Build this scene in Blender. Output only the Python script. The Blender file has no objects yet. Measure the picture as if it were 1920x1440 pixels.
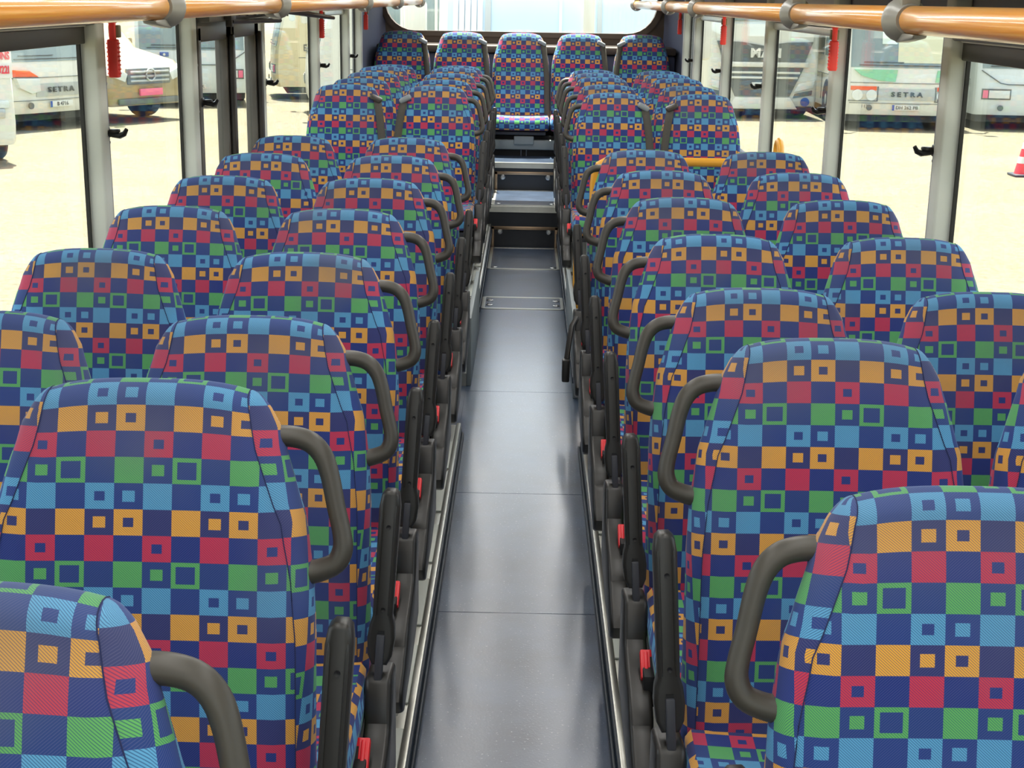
import bpy, bmesh, math, random
from mathutils import Vector, Matrix, Euler
random.seed(7)
C = bpy.context.scene.collection
S = bpy.context.scene
R = math.radians
# ------------------------------------------------------------------ camera, world, sun, lamps, exposure
EYE = 1.62
cd = bpy.data.cameras.new('camera'); cam = bpy.data.objects.new('camera', cd); C.objects.link(cam)
cd.sensor_fit = 'HORIZONTAL'; cd.sensor_width = 36.0; cd.lens = 2663/1920*36
cd.clip_start = 0.05; cd.clip_end = 500
cam.matrix_world = Matrix.Translation((0, 0, EYE)) @ Matrix.Rotation(R(0.41), 4, 'Z') @ Matrix.Rotation(R(90-15.19), 4, 'X') @ Matrix.Rotation(R(0.98), 4, 'Z')
S.camera = cam
S.view_settings.view_transform = 'Standard'; S.view_settings.look = 'None'
S.view_settings.gamma = 1; S.view_settings.use_curve_mapping = False
S.view_settings.exposure = 0.14
w = bpy.data.worlds.new('sky'); S.world = w; w.use_nodes = True
nt = w.node_tree; nt.nodes.clear()
sk = nt.nodes.new('ShaderNodeTexSky'); sk.sky_type = 'NISHITA'; sk.sun_disc = False
sk.sun_elevation = R(73); sk.sun_rotation = R(0); sk.air_density = 1.0; sk.dust_density = 3.0; sk.ozone_density = 1.0
hs = nt.nodes.new('ShaderNodeHueSaturation'); hs.inputs['Saturation'].default_value = 0.35
bg = nt.nodes.new('ShaderNodeBackground'); bg.inputs['Strength'].default_value = 0.66
wo = nt.nodes.new('ShaderNodeOutputWorld')
nt.links.new(sk.outputs[0], hs.inputs['Color']); nt.links.new(hs.outputs[0], bg.inputs[0]); nt.links.new(bg.outputs[0], wo.inputs[0])
sl = bpy.data.lights.new('sun', 'SUN'); sl.energy = 23.0; sl.angle = R(0.6); sl.color = (1, 0.95, 0.86)
so = bpy.data.objects.new('sun', sl); C.objects.link(so)
SUN_EL, SUN_AZ = 74, 8     # comes from behind the back of the bus, a little from the left
d = Vector((math.sin(R(SUN_AZ))*math.cos(R(SUN_EL)), -math.cos(R(SUN_AZ))*math.cos(R(SUN_EL)), -math.sin(R(SUN_EL))))
so.rotation_euler = d.to_track_quat('-Z', 'Y').to_euler()
FILL_W = 7.5              # fill strips added in the unseen ceiling (built with the ceiling below)
S.cycles.use_denoising = True
S.cycles.max_bounces = 10; S.cycles.diffuse_bounces = 5; S.cycles.glossy_bounces = 4; S.cycles.transparent_max_bounces = 16
S.cycles.sample_clamp_indirect = 6
S.cycles.caustics_reflective = False; S.cycles.caustics_refractive = False

# ------------------------------------------------------------------ helpers
def srgb(r, g, b):
    f = lambda c: (c/255/12.92 if c <= 10 else ((c/255+0.055)/1.055)**2.4)
    return (f(r), f(g), f(b), 1)
def mat(name, col, rough=0.5, metal=0.0, spec=0.5, noise=0.0, nscale=30.0, bump=0.0, coat=0.0, sheen=0.0):
    m = bpy.data.materials.new(name); m.use_nodes = True
    n = m.node_tree.nodes; l = m.node_tree.links; b = n['Principled BSDF']
    b.inputs['Base Color'].default_value = col; b.inputs['Roughness'].default_value = rough
    b.inputs['Metallic'].default_value = metal; b.inputs['Specular IOR Level'].default_value = spec
    b.inputs['Coat Weight'].default_value = coat; b.inputs['Coat Roughness'].default_value = 0.08
    b.inputs['Sheen Weight'].default_value = sheen
    if noise or bump:
        tc = n.new('ShaderNodeTexCoord'); t = n.new('ShaderNodeTexNoise')
        t.inputs['Scale'].default_value = nscale; t.inputs['Detail'].default_value = 4
        l.new(tc.outputs['Object'], t.inputs['Vector'])
        if noise:
            mx = n.new('ShaderNodeMix'); mx.data_type = 'RGBA'
            mx.inputs[6].default_value = tuple(c*(1-noise) for c in col[:3])+(1,)
            mx.inputs[7].default_value = tuple(min(1, c*(1+noise)) for c in col[:3])+(1,)
            l.new(t.outputs['Fac'], mx.inputs[0]); l.new(mx.outputs[2], b.inputs['Base Color'])
        if bump:
            bp = n.new('ShaderNodeBump'); bp.inputs['Strength'].default_value = bump; bp.inputs['Distance'].default_value = 0.01
            l.new(t.outputs['Fac'], bp.inputs['Height']); l.new(bp.outputs[0], b.inputs['Normal'])
    return m
class MB:
    """collects shapes in one bmesh"""
    def __init__(s): s.b = bmesh.new(); s.uv = s.b.loops.layers.uv.new('UVMap')
    def _bevel(s, edges, w, seg=2):
        if w > 0: bmesh.ops.bevel(s.b, geom=list(edges), offset=w, segments=seg, profile=0.5, affect='EDGES', clamp_overlap=True)
    def box(s, lo, hi, bev=0.0, seg=2, M=None, mi=0):
        r = bmesh.ops.create_cube(s.b, size=1.0); v = r['verts']
        for q in v:
            q.co = Vector([(lo[i]+hi[i])/2 + q.co[i]*(hi[i]-lo[i]) for i in range(3)])
            if M: q.co = M @ q.co
        e = {x for q in v for x in q.link_edges}
        for f in {x for q in v for x in q.link_faces}: f.material_index = mi
        s._bevel(e, bev, seg); return s
    def prism(s, poly, axis, a, b, bev=0.0, seg=2, M=None):
        """poly of 2-D points in the two other axes (in order x,y,z without axis), extruded a..b along axis"""
        def P(p, t):
            c = list(p); c.insert('xyz'.index(axis), t); c = Vector(c); return M @ c if M else c
        va = [s.b.verts.new(P(p, a)) for p in poly]; vb = [s.b.verts.new(P(p, b)) for p in poly]
        n = len(poly); fs = [s.b.faces.new(va), s.b.faces.new(vb[::-1])]
        for i in range(n): fs.append(s.b.faces.new((va[i], vb[i], vb[(i+1) % n], va[(i+1) % n])))
        bmesh.ops.recalc_face_normals(s.b, faces=fs)
        if bev: s._bevel({e for f in fs[:2] for e in f.edges}, bev, seg)
        return s
    def tube(s, pts, r, seg=10, flat=1.0, up=(0, 0, 1), cap=True, closed=False):
        pts = [Vector(p) for p in pts]; n = len(pts); rings = []
        rr = r if isinstance(r, (list, tuple)) else [r]*n
        for i, p in enumerate(pts):
            if closed: t = pts[(i+1) % n]-pts[i-1]
            else: t = pts[min(i+1, n-1)]-pts[max(i-1, 0)]
            t.normalize(); u = Vector(up)
            if abs(t.dot(u)) > 0.97: u = Vector((0, 1, 0)) if abs(t.y) < 0.9 else Vector((1, 0, 0))
            a = t.cross(u).normalized(); b = a.cross(t).normalized()
            rings.append([s.b.verts.new(p + a*math.cos(k*2*math.pi/seg)*rr[i] + b*math.sin(k*2*math.pi/seg)*rr[i]*flat) for k in range(seg)])
        fs = []
        for i in range(n if closed else n-1):
            A, B = rings[i], rings[(i+1) % n]
            for k in range(seg): fs.append(s.b.faces.new((A[k], A[(k+1) % seg], B[(k+1) % seg], B[k])))
        if cap and not closed: fs += [s.b.faces.new(rings[0]), s.b.faces.new(rings[-1][::-1])]
        bmesh.ops.recalc_face_normals(s.b, faces=fs); return s
    def lathe(s, prof, M=None, seg=20):
        """prof: (radius, height) list, turned about local z, then moved by M"""
        rings = []; fs = []
        for r, h in prof:
            rings.append([s.b.verts.new((M or Matrix()) @ Vector((max(r, 1e-4)*math.cos(k*2*math.pi/seg), max(r, 1e-4)*math.sin(k*2*math.pi/seg), h))) for k in range(seg)])
        for A, B in zip(rings, rings[1:]):
            for k in range(seg): fs.append(s.b.faces.new((A[k], A[(k+1) % seg], B[(k+1) % seg], B[k])))
        fs += [s.b.faces.new(rings[0]), s.b.faces.new(rings[-1])]
        bmesh.ops.recalc_face_normals(s.b, faces=fs); return s
    def grid(s, rows, uvs=None, flip=False, mi=0):
        V = [[s.b.verts.new(p) for p in r] for r in rows]
        for j in range(len(V)-1):
            for i in range(len(V[0])-1):
                q = [(j, i), (j, i+1), (j+1, i+1), (j+1, i)]
                if flip: q.reverse()
                try: f = s.b.faces.new([V[a][b] for a, b in q])
                except ValueError: continue
                f.material_index = mi
                if uvs:
                    for lp, (a, b) in zip(f.loops, q): lp[s.uv].uv = uvs[a][b]
        return s
    def build(s, name, m, parent=None, smooth=True, weld=0.0, ang=38, loc=None, rot=None):
        if weld: bmesh.ops.remove_doubles(s.b, verts=s.b.verts, dist=weld)
        me = bpy.data.meshes.new(name); s.b.to_mesh(me); s.b.free()
        for x in (m if isinstance(m, (list, tuple)) else [m]): me.materials.append(x)
        if smooth:
            for p in me.polygons: p.use_smooth = True
            me.set_sharp_from_angle(angle=R(ang))
        o = bpy.data.objects.new(name, me); C.objects.link(o)
        if parent is not None: o.parent = parent
        if loc is not None: o.location = loc
        if rot is not None: o.rotation_euler = rot
        return o
def tag(o, label, cat, group=None, kind=None):
    o['label'] = label; o['category'] = cat
    if group: o['group'] = group
    if kind: o['kind'] = kind
    return o
def thing(name, label, cat, loc=(0, 0, 0), rz=0.0, group=None):
    o = bpy.data.objects.new(name, None); C.objects.link(o); o.location = loc; o.rotation_euler = (0, 0, rz)
    o.empty_display_size = 0.1
    return tag(o, label, cat, group)
def struct(o, label=None):
    o['kind'] = 'structure'
    if label: o['label'] = label
    return o
def dup(root, loc, rz=None):
    r = root.copy(); C.objects.link(r); r.location = loc
    if rz is not None: r.rotation_euler = (0, 0, rz)
    for ch in list(root.children):
        c = ch.copy(); C.objects.link(c); c.parent = r
        for g in list(ch.children):
            e = g.copy(); C.objects.link(e); e.parent = c
    return r
def text(name, body, size, m, parent, loc, rot=(R(90), 0, 0), sx=1.0, depth=0.01, bold=0.0, spacing=1.0, align='CENTER'):
    cu = bpy.data.curves.new(name, 'FONT'); cu.body = body; cu.size = size; cu.extrude = depth; cu.offset = bold
    cu.align_x = align; cu.align_y = 'CENTER'; cu.space_character = spacing; cu.resolution_u = 3
    t = bpy.data.objects.new(name, cu); C.objects.link(t)
    dg = bpy.context.evaluated_depsgraph_get(); me = bpy.data.meshes.new_from_object(t.evaluated_get(dg))
    bpy.data.objects.remove(t); bpy.data.curves.remove(cu)
    me.materials.clear(); me.materials.append(m)
    o = bpy.data.objects.new(name, me); C.objects.link(o); o.parent = parent
    o.location = loc; o.rotation_euler = rot; o.scale = (sx, 1, 1); return o
def lerp(tab, x):
    if x <= tab[0][0]: return tab[0][1]
    for (a, b), (c, e) in zip(tab, tab[1:]):
        if x <= c:
            t = (x-a)/(c-a); t = t*t*(3-2*t)*0.5+t*0.5; return b+(e-b)*t
    return tab[-1][1]

# ------------------------------------------------------------------ materials
def fabric_material():
    m = bpy.data.materials.new('checked_moquette'); m.use_nodes = True
    N = m.node_tree.nodes; L = m.node_tree.links; B = N['Principled BSDF']
    def mth(op, a, b=None, c=None):
        x = N.new('ShaderNodeMath'); x.operation = op
        for i, q in enumerate((a, b, c)):
            if q is None: continue
            if isinstance(q, (int, float)): x.inputs[i].default_value = q
            else: L.new(q, x.inputs[i])
        return x.outputs[0]
    uv = N.new('ShaderNodeUVMap'); uv.uv_map = 'UVMap'
    sp = N.new('ShaderNodeSeparateXYZ'); L.new(uv.outputs[0], sp.inputs[0])
    # small wobble of the woven squares
    at_ = N.new('ShaderNodeAttribute'); at_.attribute_type = 'OBJECT'; at_.attribute_name = 'fabric_cut'
    u, v = mth('ADD', sp.outputs[0], at_.outputs['Fac']), sp.outputs[1]
    cu = mth('FLOOR', mth('MODULO', mth('ADD', u, 400), 4)); cv = mth('FLOOR', mth('MODULO', mth('ADD', v, 400), 4))
    fu = mth('ABSOLUTE', mth('SUBTRACT', mth('FRACT', mth('ADD', u, 400)), 0.5)); fv = mth('ABSOLUTE', mth('SUBTRACT', mth('FRACT', mth('ADD', v, 400)), 0.5))
    mm = mth('MAXIMUM', fu, fv)
    idx = mth('DIVIDE', mth('ADD', mth('ADD', cu, mth('MULTIPLY', cv, 4)), 0.5), 16)
    D, SO, RI, SM, TH = (1, 1), (0, 1), (.18, 1), (0, .215), (.335, 1)
    T = [[D, RI, SM, SO], [SO, SM, RI, D], [D, SO, D, RI], [TH, D, SO, SM]]
    cr = N.new('ShaderNodeValToRGB'); cr.color_ramp.interpolation = 'CONSTANT'
    for k in range(16):
        e = cr.color_ramp.elements[k] if k < 1 else (cr.color_ramp.elements[1] if k == 1 else cr.color_ramp.elements.new(k/16))
        e.position = k/16
    els = sorted(cr.color_ramp.elements, key=lambda e: e.position)
    for k, e in enumerate(els):
        lo, hi = T[k//4][k % 4]; e.color = (lo, hi, 0, 1)
    L.new(idx, cr.inputs[0]); sc = N.new('ShaderNodeSeparateColor'); L.new(cr.outputs[0], sc.inputs[0])
    mask = mth('MULTIPLY', mth('GREATER_THAN', mth('ADD', mm, 0.0005), sc.outputs[0]), mth('LESS_THAN', mm, sc.outputs[1]))
    def ramp4(cols):
        r = N.new('ShaderNodeValToRGB'); r.color_ramp.interpolation = 'CONSTANT'
        r.color_ramp.elements[0].position = 0; r.color_ramp.elements[1].position = .25
        r.color_ramp.elements.new(.5); r.color_ramp.elements.new(.75)
        for e, c in zip(sorted(r.color_ramp.elements, key=lambda e: e.position), cols): e.color = c
        L.new(mth('DIVIDE', mth('ADD', cv, .5), 4), r.inputs[0]); return r.outputs[0]
    bright = ramp4([srgb(100, 170, 212), srgb(238, 176, 66), srgb(208, 66, 84), srgb(104, 184, 100)])
    dark = ramp4([srgb(42, 68, 132), srgb(52, 60, 112), srgb(38, 58, 126), srgb(42, 68, 128)])
    # twill weave: dark ribs over the coloured squares, pale flecks over the navy
    tw = mth('FRACT', mth('ADD', mth('MULTIPLY', mth('SUBTRACT', u, v), 11), 4000)); rib = mth('LESS_THAN', tw, 0.36)
    t2 = mth('FRACT', mth('ADD', mth('MULTIPLY', mth('ADD', u, v), 11), 4000)); rib2 = mth('LESS_THAN', t2, 0.3)
    def mix(f, a, b, mode='MIX'):
        x = N.new('ShaderNodeMix'); x.data_type = 'RGBA'; x.blend_type = mode
        for i, q in ((0, f), (6, a), (7, b)):
            if isinstance(q, (int, float, tuple)): x.inputs[i].default_value = q
            else: L.new(q, x.inputs[i])
        return x.outputs[2]
    cb = mix(mth('MULTIPLY', rib, 0.62), bright, srgb(30, 50, 112))
    cdk = mix(mth('MULTIPLY', rib2, 0.16), dark, srgb(150, 140, 170))
    col = mix(mask, cdk, cb)
    # wear: large soft greyish patches
    tc = N.new('ShaderNodeTexCoord'); oi = N.new('ShaderNodeObjectInfo')
    nz = N.new('ShaderNodeTexNoise'); nz.inputs['Scale'].default_value = 5; nz.inputs['Detail'].default_value = 2
    va = N.new('ShaderNodeVectorMath'); va.operation = 'ADD'; L.new(tc.outputs['Object'], va.inputs[0])
    cmb = N.new('ShaderNodeCombineXYZ'); L.new(mth('MULTIPLY', oi.outputs['Random'], 50), cmb.inputs[0]); L.new(cmb.outputs[0], va.inputs[1])
    L.new(va.outputs[0], nz.inputs['Vector'])
    wf = mth('MULTIPLY', mth('MAXIMUM', mth('SUBTRACT', nz.outputs['Fac'], 0.5), 0), 0.9)
    # head grease: a greyish band across the head of the backrest, broken up by the noise
    oz = N.new('ShaderNodeSeparateXYZ'); L.new(tc.outputs['Object'], oz.inputs[0])
    mr = N.new('ShaderNodeMapRange'); mr.interpolation_type = 'SMOOTHSTEP'; mr.inputs[1].default_value = .90; mr.inputs[2].default_value = 1.02; L.new(oz.outputs[2], mr.inputs[0])
    hg_ = mth('MULTIPLY', mth('MULTIPLY', mr.outputs[0], mth('ADD', nz.outputs['Fac'], 0.1)), 0.36)
    col = mix(mth('ADD', wf, hg_), col, srgb(108, 112, 118))
    L.new(col, B.inputs['Base Color'])
    B.inputs['Roughness'].default_value = 0.9; B.inputs['Specular IOR Level'].default_value = 0.15
    B.inputs['Sheen Weight'].default_value = 0.25; B.inputs['Sheen Roughness'].default_value = 0.4
    B.inputs['Sheen Tint'].default_value = srgb(190, 215, 255)
    bp = N.new('ShaderNodeBump'); bp.inputs['Strength'].default_value = 0.15; bp.inputs['Distance'].default_value = 0.002
    L.new(tw, bp.inputs['Height']); L.new(bp.outputs[0], B.inputs['Normal'])
    return m
FAB = fabric_material()
BLACK = mat('black_plastic', srgb(42, 41, 38), 0.38, spec=0.5, noise=.1, nscale=60)
GRIP = mat('soft_black_grip', srgb(66, 63, 56), 0.42, spec=0.45, noise=.12, nscale=40)
DARK = mat('dark_recess', srgb(16, 16, 17), 0.6)
THREAD = mat('seam_thread', srgb(34, 42, 84), 0.9)
SHELL = mat('seat_shell_plastic', srgb(58, 60, 66), 0.5)
RED = mat('red_button_plastic', srgb(226, 32, 44), 0.35)
STEEL = mat('brushed_steel', srgb(190, 190, 188), 0.3, metal=1.0, noise=.1, nscale=50)
ALU = mat('aluminium_profile', srgb(205, 205, 196), 0.34, metal=0.9, noise=.08, nscale=30)
RUBBER = mat('dark_rubber_edge', srgb(38, 48, 58), 0.45)
PODIUM = mat('podium_vinyl', srgb(150, 152, 146), 0.6, noise=.08)
SIDEP = mat('grey_side_panel', srgb(138, 146, 146), 0.5, noise=.05)
WEB = mat('belt_webbing_fabric', srgb(74, 70, 62), 0.75, noise=.15, nscale=120)
GUIDE = mat('belt_guide_plastic', srgb(140, 148, 152), 0.4)
GUIDED = mat('dark_belt_guide', srgb(70, 66, 60), 0.4)
PILLAR = mat('pillar_grey_trim', srgb(208, 213, 203), 0.55, noise=.05, nscale=8)
PILLARD = mat('pillar_channel_grey', srgb(142, 146, 152), 0.5)
SEAL = mat('window_rubber_seal', srgb(20, 22, 18), 0.55)
DOORM = mat('door_frame_dark', srgb(86, 83, 76), 0.4, noise=.08)
MECH = mat('door_mechanism_black', srgb(46, 42, 36), 0.4, metal=.3)
WALLM = mat('wall_lining', srgb(120, 124, 132), 0.7, noise=.06)
SLATE = mat('rear_lining_slate', srgb(104, 110, 132), 0.8, noise=.08, nscale=90)
BROWN = mat('rear_frame_brown', srgb(92, 80, 68), 0.6, noise=.08)
CEIL = mat('ceiling_white', srgb(225, 225, 220), 0.7)
YEL = mat('yellow_tube', srgb(240, 172, 58), 0.3, coat=.3)
def wood():
    m = mat('orange_beech_rail', srgb(246, 166, 54), 0.28, coat=0.6)
    n = m.node_tree.nodes; l = m.node_tree.links; b = n['Principled BSDF']
    tc = n.new('ShaderNodeTexCoord'); mp = n.new('ShaderNodeMapping'); mp.inputs['Scale'].default_value = (14, 0.6, 40)
    t = n.new('ShaderNodeTexNoise'); t.inputs['Scale'].default_value = 6; t.inputs['Detail'].default_value = 6
    r = n.new('ShaderNodeValToRGB'); r.color_ramp.elements[0].position = .3; r.color_ramp.elements[0].color = srgb(240, 150, 38)
    r.color_ramp.elements[1].position = .7; r.color_ramp.elements[1].color = srgb(252, 184, 74)
    l.new(tc.outputs['Object'], mp.inputs[0]); l.new(mp.outputs[0], t.inputs['Vector']); l.new(t.outputs['Fac'], r.inputs[0]); l.new(r.outputs[0], b.inputs['Base Color'])
    return m
WOOD = wood()
BRACK = mat('rail_bracket_grey', srgb(138, 138, 130), 0.35)
HAMR = mat('hammer_red', srgb(252, 70, 62), 0.4)
OLIVE = mat('hammer_clip_olive', srgb(132, 126, 96), 0.5)
HOOKM = mat('coat_hook_black', srgb(30, 29, 26), 0.3)
def vinyl():
    m = bpy.data.materials.new('aisle_vinyl'); m.use_nodes = True
    n = m.node_tree.nodes; l = m.node_tree.links; b = n['Principled BSDF']
    tc = n.new('ShaderNodeTexCoord')
    a = n.new('ShaderNodeTexNoise'); a.inputs['Scale'].default_value = 5; a.inputs['Detail'].default_value = 5
    sp = n.new('ShaderNodeTexNoise'); sp.inputs['Scale'].default_value = 160; sp.inputs['Detail'].default_value = 2
    l.new(tc.outputs['Object'], a.inputs['Vector']); l.new(tc.outputs['Object'], sp.inputs['Vector'])
    r = n.new('ShaderNodeValToRGB'); r.color_ramp.elements[0].position = .35; r.color_ramp.elements[0].color = srgb(46, 62, 86)
    r.color_ramp.elements[1].position = .7; r.color_ramp.elements[1].color = srgb(66, 86, 114)
    r2 = n.new('ShaderNodeValToRGB'); r2.color_ramp.elements[0].position = .66; r2.color_ramp.elements[0].color = (0, 0, 0, 1); r2.color_ramp.elements[1].position = .74
    mx = n.new('ShaderNodeMix'); mx.data_type = 'RGBA'; mx.inputs[7].default_value = srgb(150, 160, 170)
    l.new(a.outputs['Fac'], r.inputs[0]); l.new(sp.outputs['Fac'], r2.inputs[0]); l.new(r2.outputs[0], mx.inputs[0]); l.new(r.outputs[0], mx.inputs[6]); l.new(mx.outputs[2], b.inputs['Base Color'])
    ml = n.new('ShaderNodeMapRange'); ml.inputs[3].default_value = .24; ml.inputs[4].default_value = .38; l.new(a.outputs['Fac'], ml.inputs[0]); l.new(ml.outputs[0], b.inputs['Roughness'])
    bp = n.new('ShaderNodeBump'); bp.inputs['Strength'].default_value = .25; bp.inputs['Distance'].default_value = .002; l.new(sp.outputs['Fac'], bp.inputs['Height']); l.new(bp.outputs[0], b.inputs['Normal'])
    b.inputs['Specular IOR Level'].default_value = 1.0; b.inputs['Coat Weight'].default_value = 1.0; b.inputs['Coat Roughness'].default_value = .22; b.inputs['Coat IOR'].default_value = 1.6
    return m
VINYL = vinyl()
def glass(name, tint=(0.93, 0.95, 0.93, 1), refl=0.07):
    m = bpy.data.materials.new(name); m.use_nodes = True
    n = m.node_tree.nodes; l = m.node_tree.links; n.clear()
    o = n.new('ShaderNodeOutputMaterial'); t = n.new('ShaderNodeBsdfTransparent'); g = n.new('ShaderNodeBsdfGlossy'); x = n.new('ShaderNodeMixShader')
    lw = n.new('ShaderNodeLayerWeight'); lw.inputs[0].default_value = 0.35
    mr = n.new('ShaderNodeMapRange'); mr.inputs[3].default_value = refl*.5; mr.inputs[4].default_value = refl*4
    t.inputs[0].default_value = tint; g.inputs['Roughness'].default_value = 0.02
    l.new(lw.outputs['Fresnel'], mr.inputs[0]); l.new(mr.outputs[0], x.inputs[0]); l.new(t.outputs[0], x.inputs[1]); l.new(g.outputs[0], x.inputs[2]); l.new(x.outputs[0], o.inputs[0])
    return m
GLASS = glass('window_glass'); 
CGLASS = mat('coach_glass', srgb(120, 138, 138), 0.06, spec=0.8, noise=.15, nscale=2)

# ------------------------------------------------------------------ the bus shell
XL, XR = -1.280, 1.215      # glass planes
FL, FR = -0.24, 0.235       # aisle edges
Y0, Y1 = -2.2, 11.95
b = MB()
seams = [Y0, 3.58, 4.55, 5.84, 9.5]
for a, c in zip(seams, seams[1:]): b.box((FL, a+.0012, -.06), (FR, c-.0012, 0), .0008, 1)
b.box((-1.2, Y0, -.1), (1.2, Y1, -.06))
struct(b.build('floor', VINYL), 'blue grey vinyl aisle floor with welded seams')
def step_block(n, y0, y1, z):
    struct(MB().box((FL-.02, y0, -.02), (FR+.02, y1, z-.012), .002, 1).build(n, DARKV), 'dark step riser at the end of the aisle')
DARKV = mat('riser_vinyl', srgb(34, 38, 44), 0.45, noise=.1)
step_block('trim_1', 9.5, Y1-.05, .27); step_block('trim_2', 10.37, Y1-.05, .465)
struct(MB().box((FL-.015, 9.51, .256), (FR+.015, 10.38, .27), .001, 1).build('floor_tread', VINYL), 'step tread below the back row')
struct(MB().box((FL-.015, 10.38, .451), (FR+.015, Y1-.06, .465), .001, 1).build('floor_landing', VINYL), 'upper step tread under the middle back seat')
for n, y, z in (('trim_3', 9.5, .27), ('trim_4', 10.37, .465)):
    struct(MB().prism([(y-.006, z-.035), (y-.006, z+.004), (y+.03, z+.004), (y+.03, z), (y, z), (y, z-.035)], 'x', FL-.02, FR+.02).build(n, ALU), 'metal nosing on step edge')
# podiums beside the aisle: (side, y0, y1, top)
def podium(n, s, y0, y1, top):
    e = FL if s < 0 else FR
    lo, hi = sorted((e, s*1.2))
    struct(MB().box((lo, y0, -.05), (hi, y1, top-.004)).build(n, PODIUM), 'seat podium along the aisle')
podium('trim_5', -1, Y0, 2.0, .115); podium('trim_6', 1, Y0, 2.25, .115)
podium('trim_7', -1, 2.0, 5.15, .06); podium('trim_8', 1, 2.25, 5.0, .06)
podium('trim_9', -1, 5.92, 7.0, .06); podium('trim_10', 1, 5.75, 7.1, .06)
podium('trim_11', -1, 7.0, Y1-.05, .149); podium('trim_12', 1, 7.1, Y1-.05, .125)
struct(MB().box((-1.2, 5.15, -.06), (FL, 5.92, 0)).build('floor_bay', VINYL)); struct(MB().box((FR, 5.0, -.06), (1.19, 5.75, 0)).build('floor_bay', VINYL))
def seat_track(s, y0, y1, top, lab):
    e = FL if s < 0 else FR
    t = thing('seat_track', lab, 'rail', (e, y0, top-.06), 0, 'aluminium seat tracks along the aisle')
    L_ = y1-y0; q = -s
    def bx(m, x0, x1, z0, z1, a=0, c=None, bv=.003): m.box((min(q*x0, q*x1), a, z0), (max(q*x0, q*x1), L_ if c is None else c, z1), bv)
    m = MB(); bx(m, .000, .016, -.0, .05); bx(m, .016, .024, 0, .03); m.build('rubber_edge', RUBBER, t)
    m = MB(); bx(m, -.005, .012, .05, .066); bx(m, -.062, -.045, .056, .066); bx(m, -.062, 0, .054, .058); m.build('rail_profile', ALU, t)
    m = MB(); k = .1
    while k+.3 < L_: bx(m, -.045, -.006, .058, .064, k, k+.3, .002); k += .42
    m.build('cover_strip', PILLAR, t)
    k = .05
    while k < L_:
        m = MB(); m.lathe([(.006, .058), (.006, .066), (.002, .068)], Matrix.Translation((q*-.03, k, 0)), 10); k += .42
        m.build('screw', STEEL, t)
seat_track(-1, Y0, 2.0, .115, 'aluminium seat track at the left aisle edge beside the nearest seats')
seat_track(-1, 2.0, 5.15, .06, 'aluminium seat track along the left aisle edge ahead of the grey plinth')
seat_track(1, Y0, 2.25, .115, 'aluminium seat track at the right aisle edge beside the nearest seats')
seat_track(1, 2.25, 5.0, .06, 'aluminium seat track along the right aisle edge ahead of the grey plinth')
seat_track(1, 5.75, 11, .125, 'long aluminium seat track up the right edge of the far aisle')
seat_track(-1, 7.0, 11, .149, 'long aluminium seat track up the left edge of the far aisle')
# plinth side panels
struct(MB().box((FL, 5.92, 0), (FL+.02, 7.0, .3), .004).build('baseboard_left', SIDEP)); struct(MB().box((FR-.02, 5.75, 0), (FR, 7.1, .3), .004).build('baseboard_right', SIDEP))
# walls below the windows, above the windows, ceiling with two openings added to let sun in
SILL, WTOP = .78, 1.56
for nm, x, s in (('left', XL, -1), ('right', XR, 1)):
    m = MB()
    for a_, c_ in (((Y0, 5.36), (6.74, Y1)) if s < 0 else ((Y0, Y1),)): m.box((min(x, x+s*.06), a_, -.55), (max(x, x+s*.06), c_, SILL))
    m.box((min(x, x+s*.06), Y0, WTOP), (max(x, x+s*.06), Y1, 2.12)); m.box((min(x, x+s*.06), 11.1, SILL), (max(x, x+s*.06), Y1, WTOP))
    struct(m.build('wall_'+nm, WALLM))
    struct(MB().box((min(x, x-s*.07), Y0, SILL-.05), (max(x, x-s*.07), 11, SILL), .01).build('baseboard_window_'+nm, PILLARD))
m = MB()
for lo, hi in (((-1.3, Y0), (1.3, 10.32)), ((-1.3, 11.86), (1.3, Y1+.1)), ((-1.3, 10.32), (-.31, 11.385)), ((.29, 10.32), (1.3, 11.385)), ((-1.3, 11.385), (-1.16, 11.86)), ((1.12, 11.385), (1.3, 11.86)), ((-1.16, 11.34), (1.12, 11.385))):
    m.box((lo[0], lo[1], 2.1), (hi[0], hi[1], 2.14))
struct(m.build('ceiling', CEIL))
struct(MB().box((-.31, 10.32, 2.12), (.29, 11.33, 2.124)).build('window_20', GLASS), 'added roof pane letting sun onto cushion and step'); struct(MB().box((-1.16, 11.385, 2.12), (1.12, 11.86, 2.124)).build('window_21', GLASS), 'added pane letting sun onto the back row tops')  # unseen roof panes, added so sun reaches the back row and step
# front wall behind the camera with a wide windscreen
m = MB(); m.box((-1.3, Y0-.05, -.6), (1.3, Y0, .3)); m.box((-1.3, Y0-.05, 2.0), (1.3, Y0, 2.14)); m.box((-1.3, Y0-.05, .3), (-1.18, Y0, 2)); m.box((1.18, Y0-.05, .3), (1.3, Y0, 2))
struct(m.build('wall_front', WALLM)); struct(MB().box((-1.18, Y0-.03, .3), (1.18, Y0-.026, 2)).build('window_22', GLASS), 'windscreen')
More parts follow.
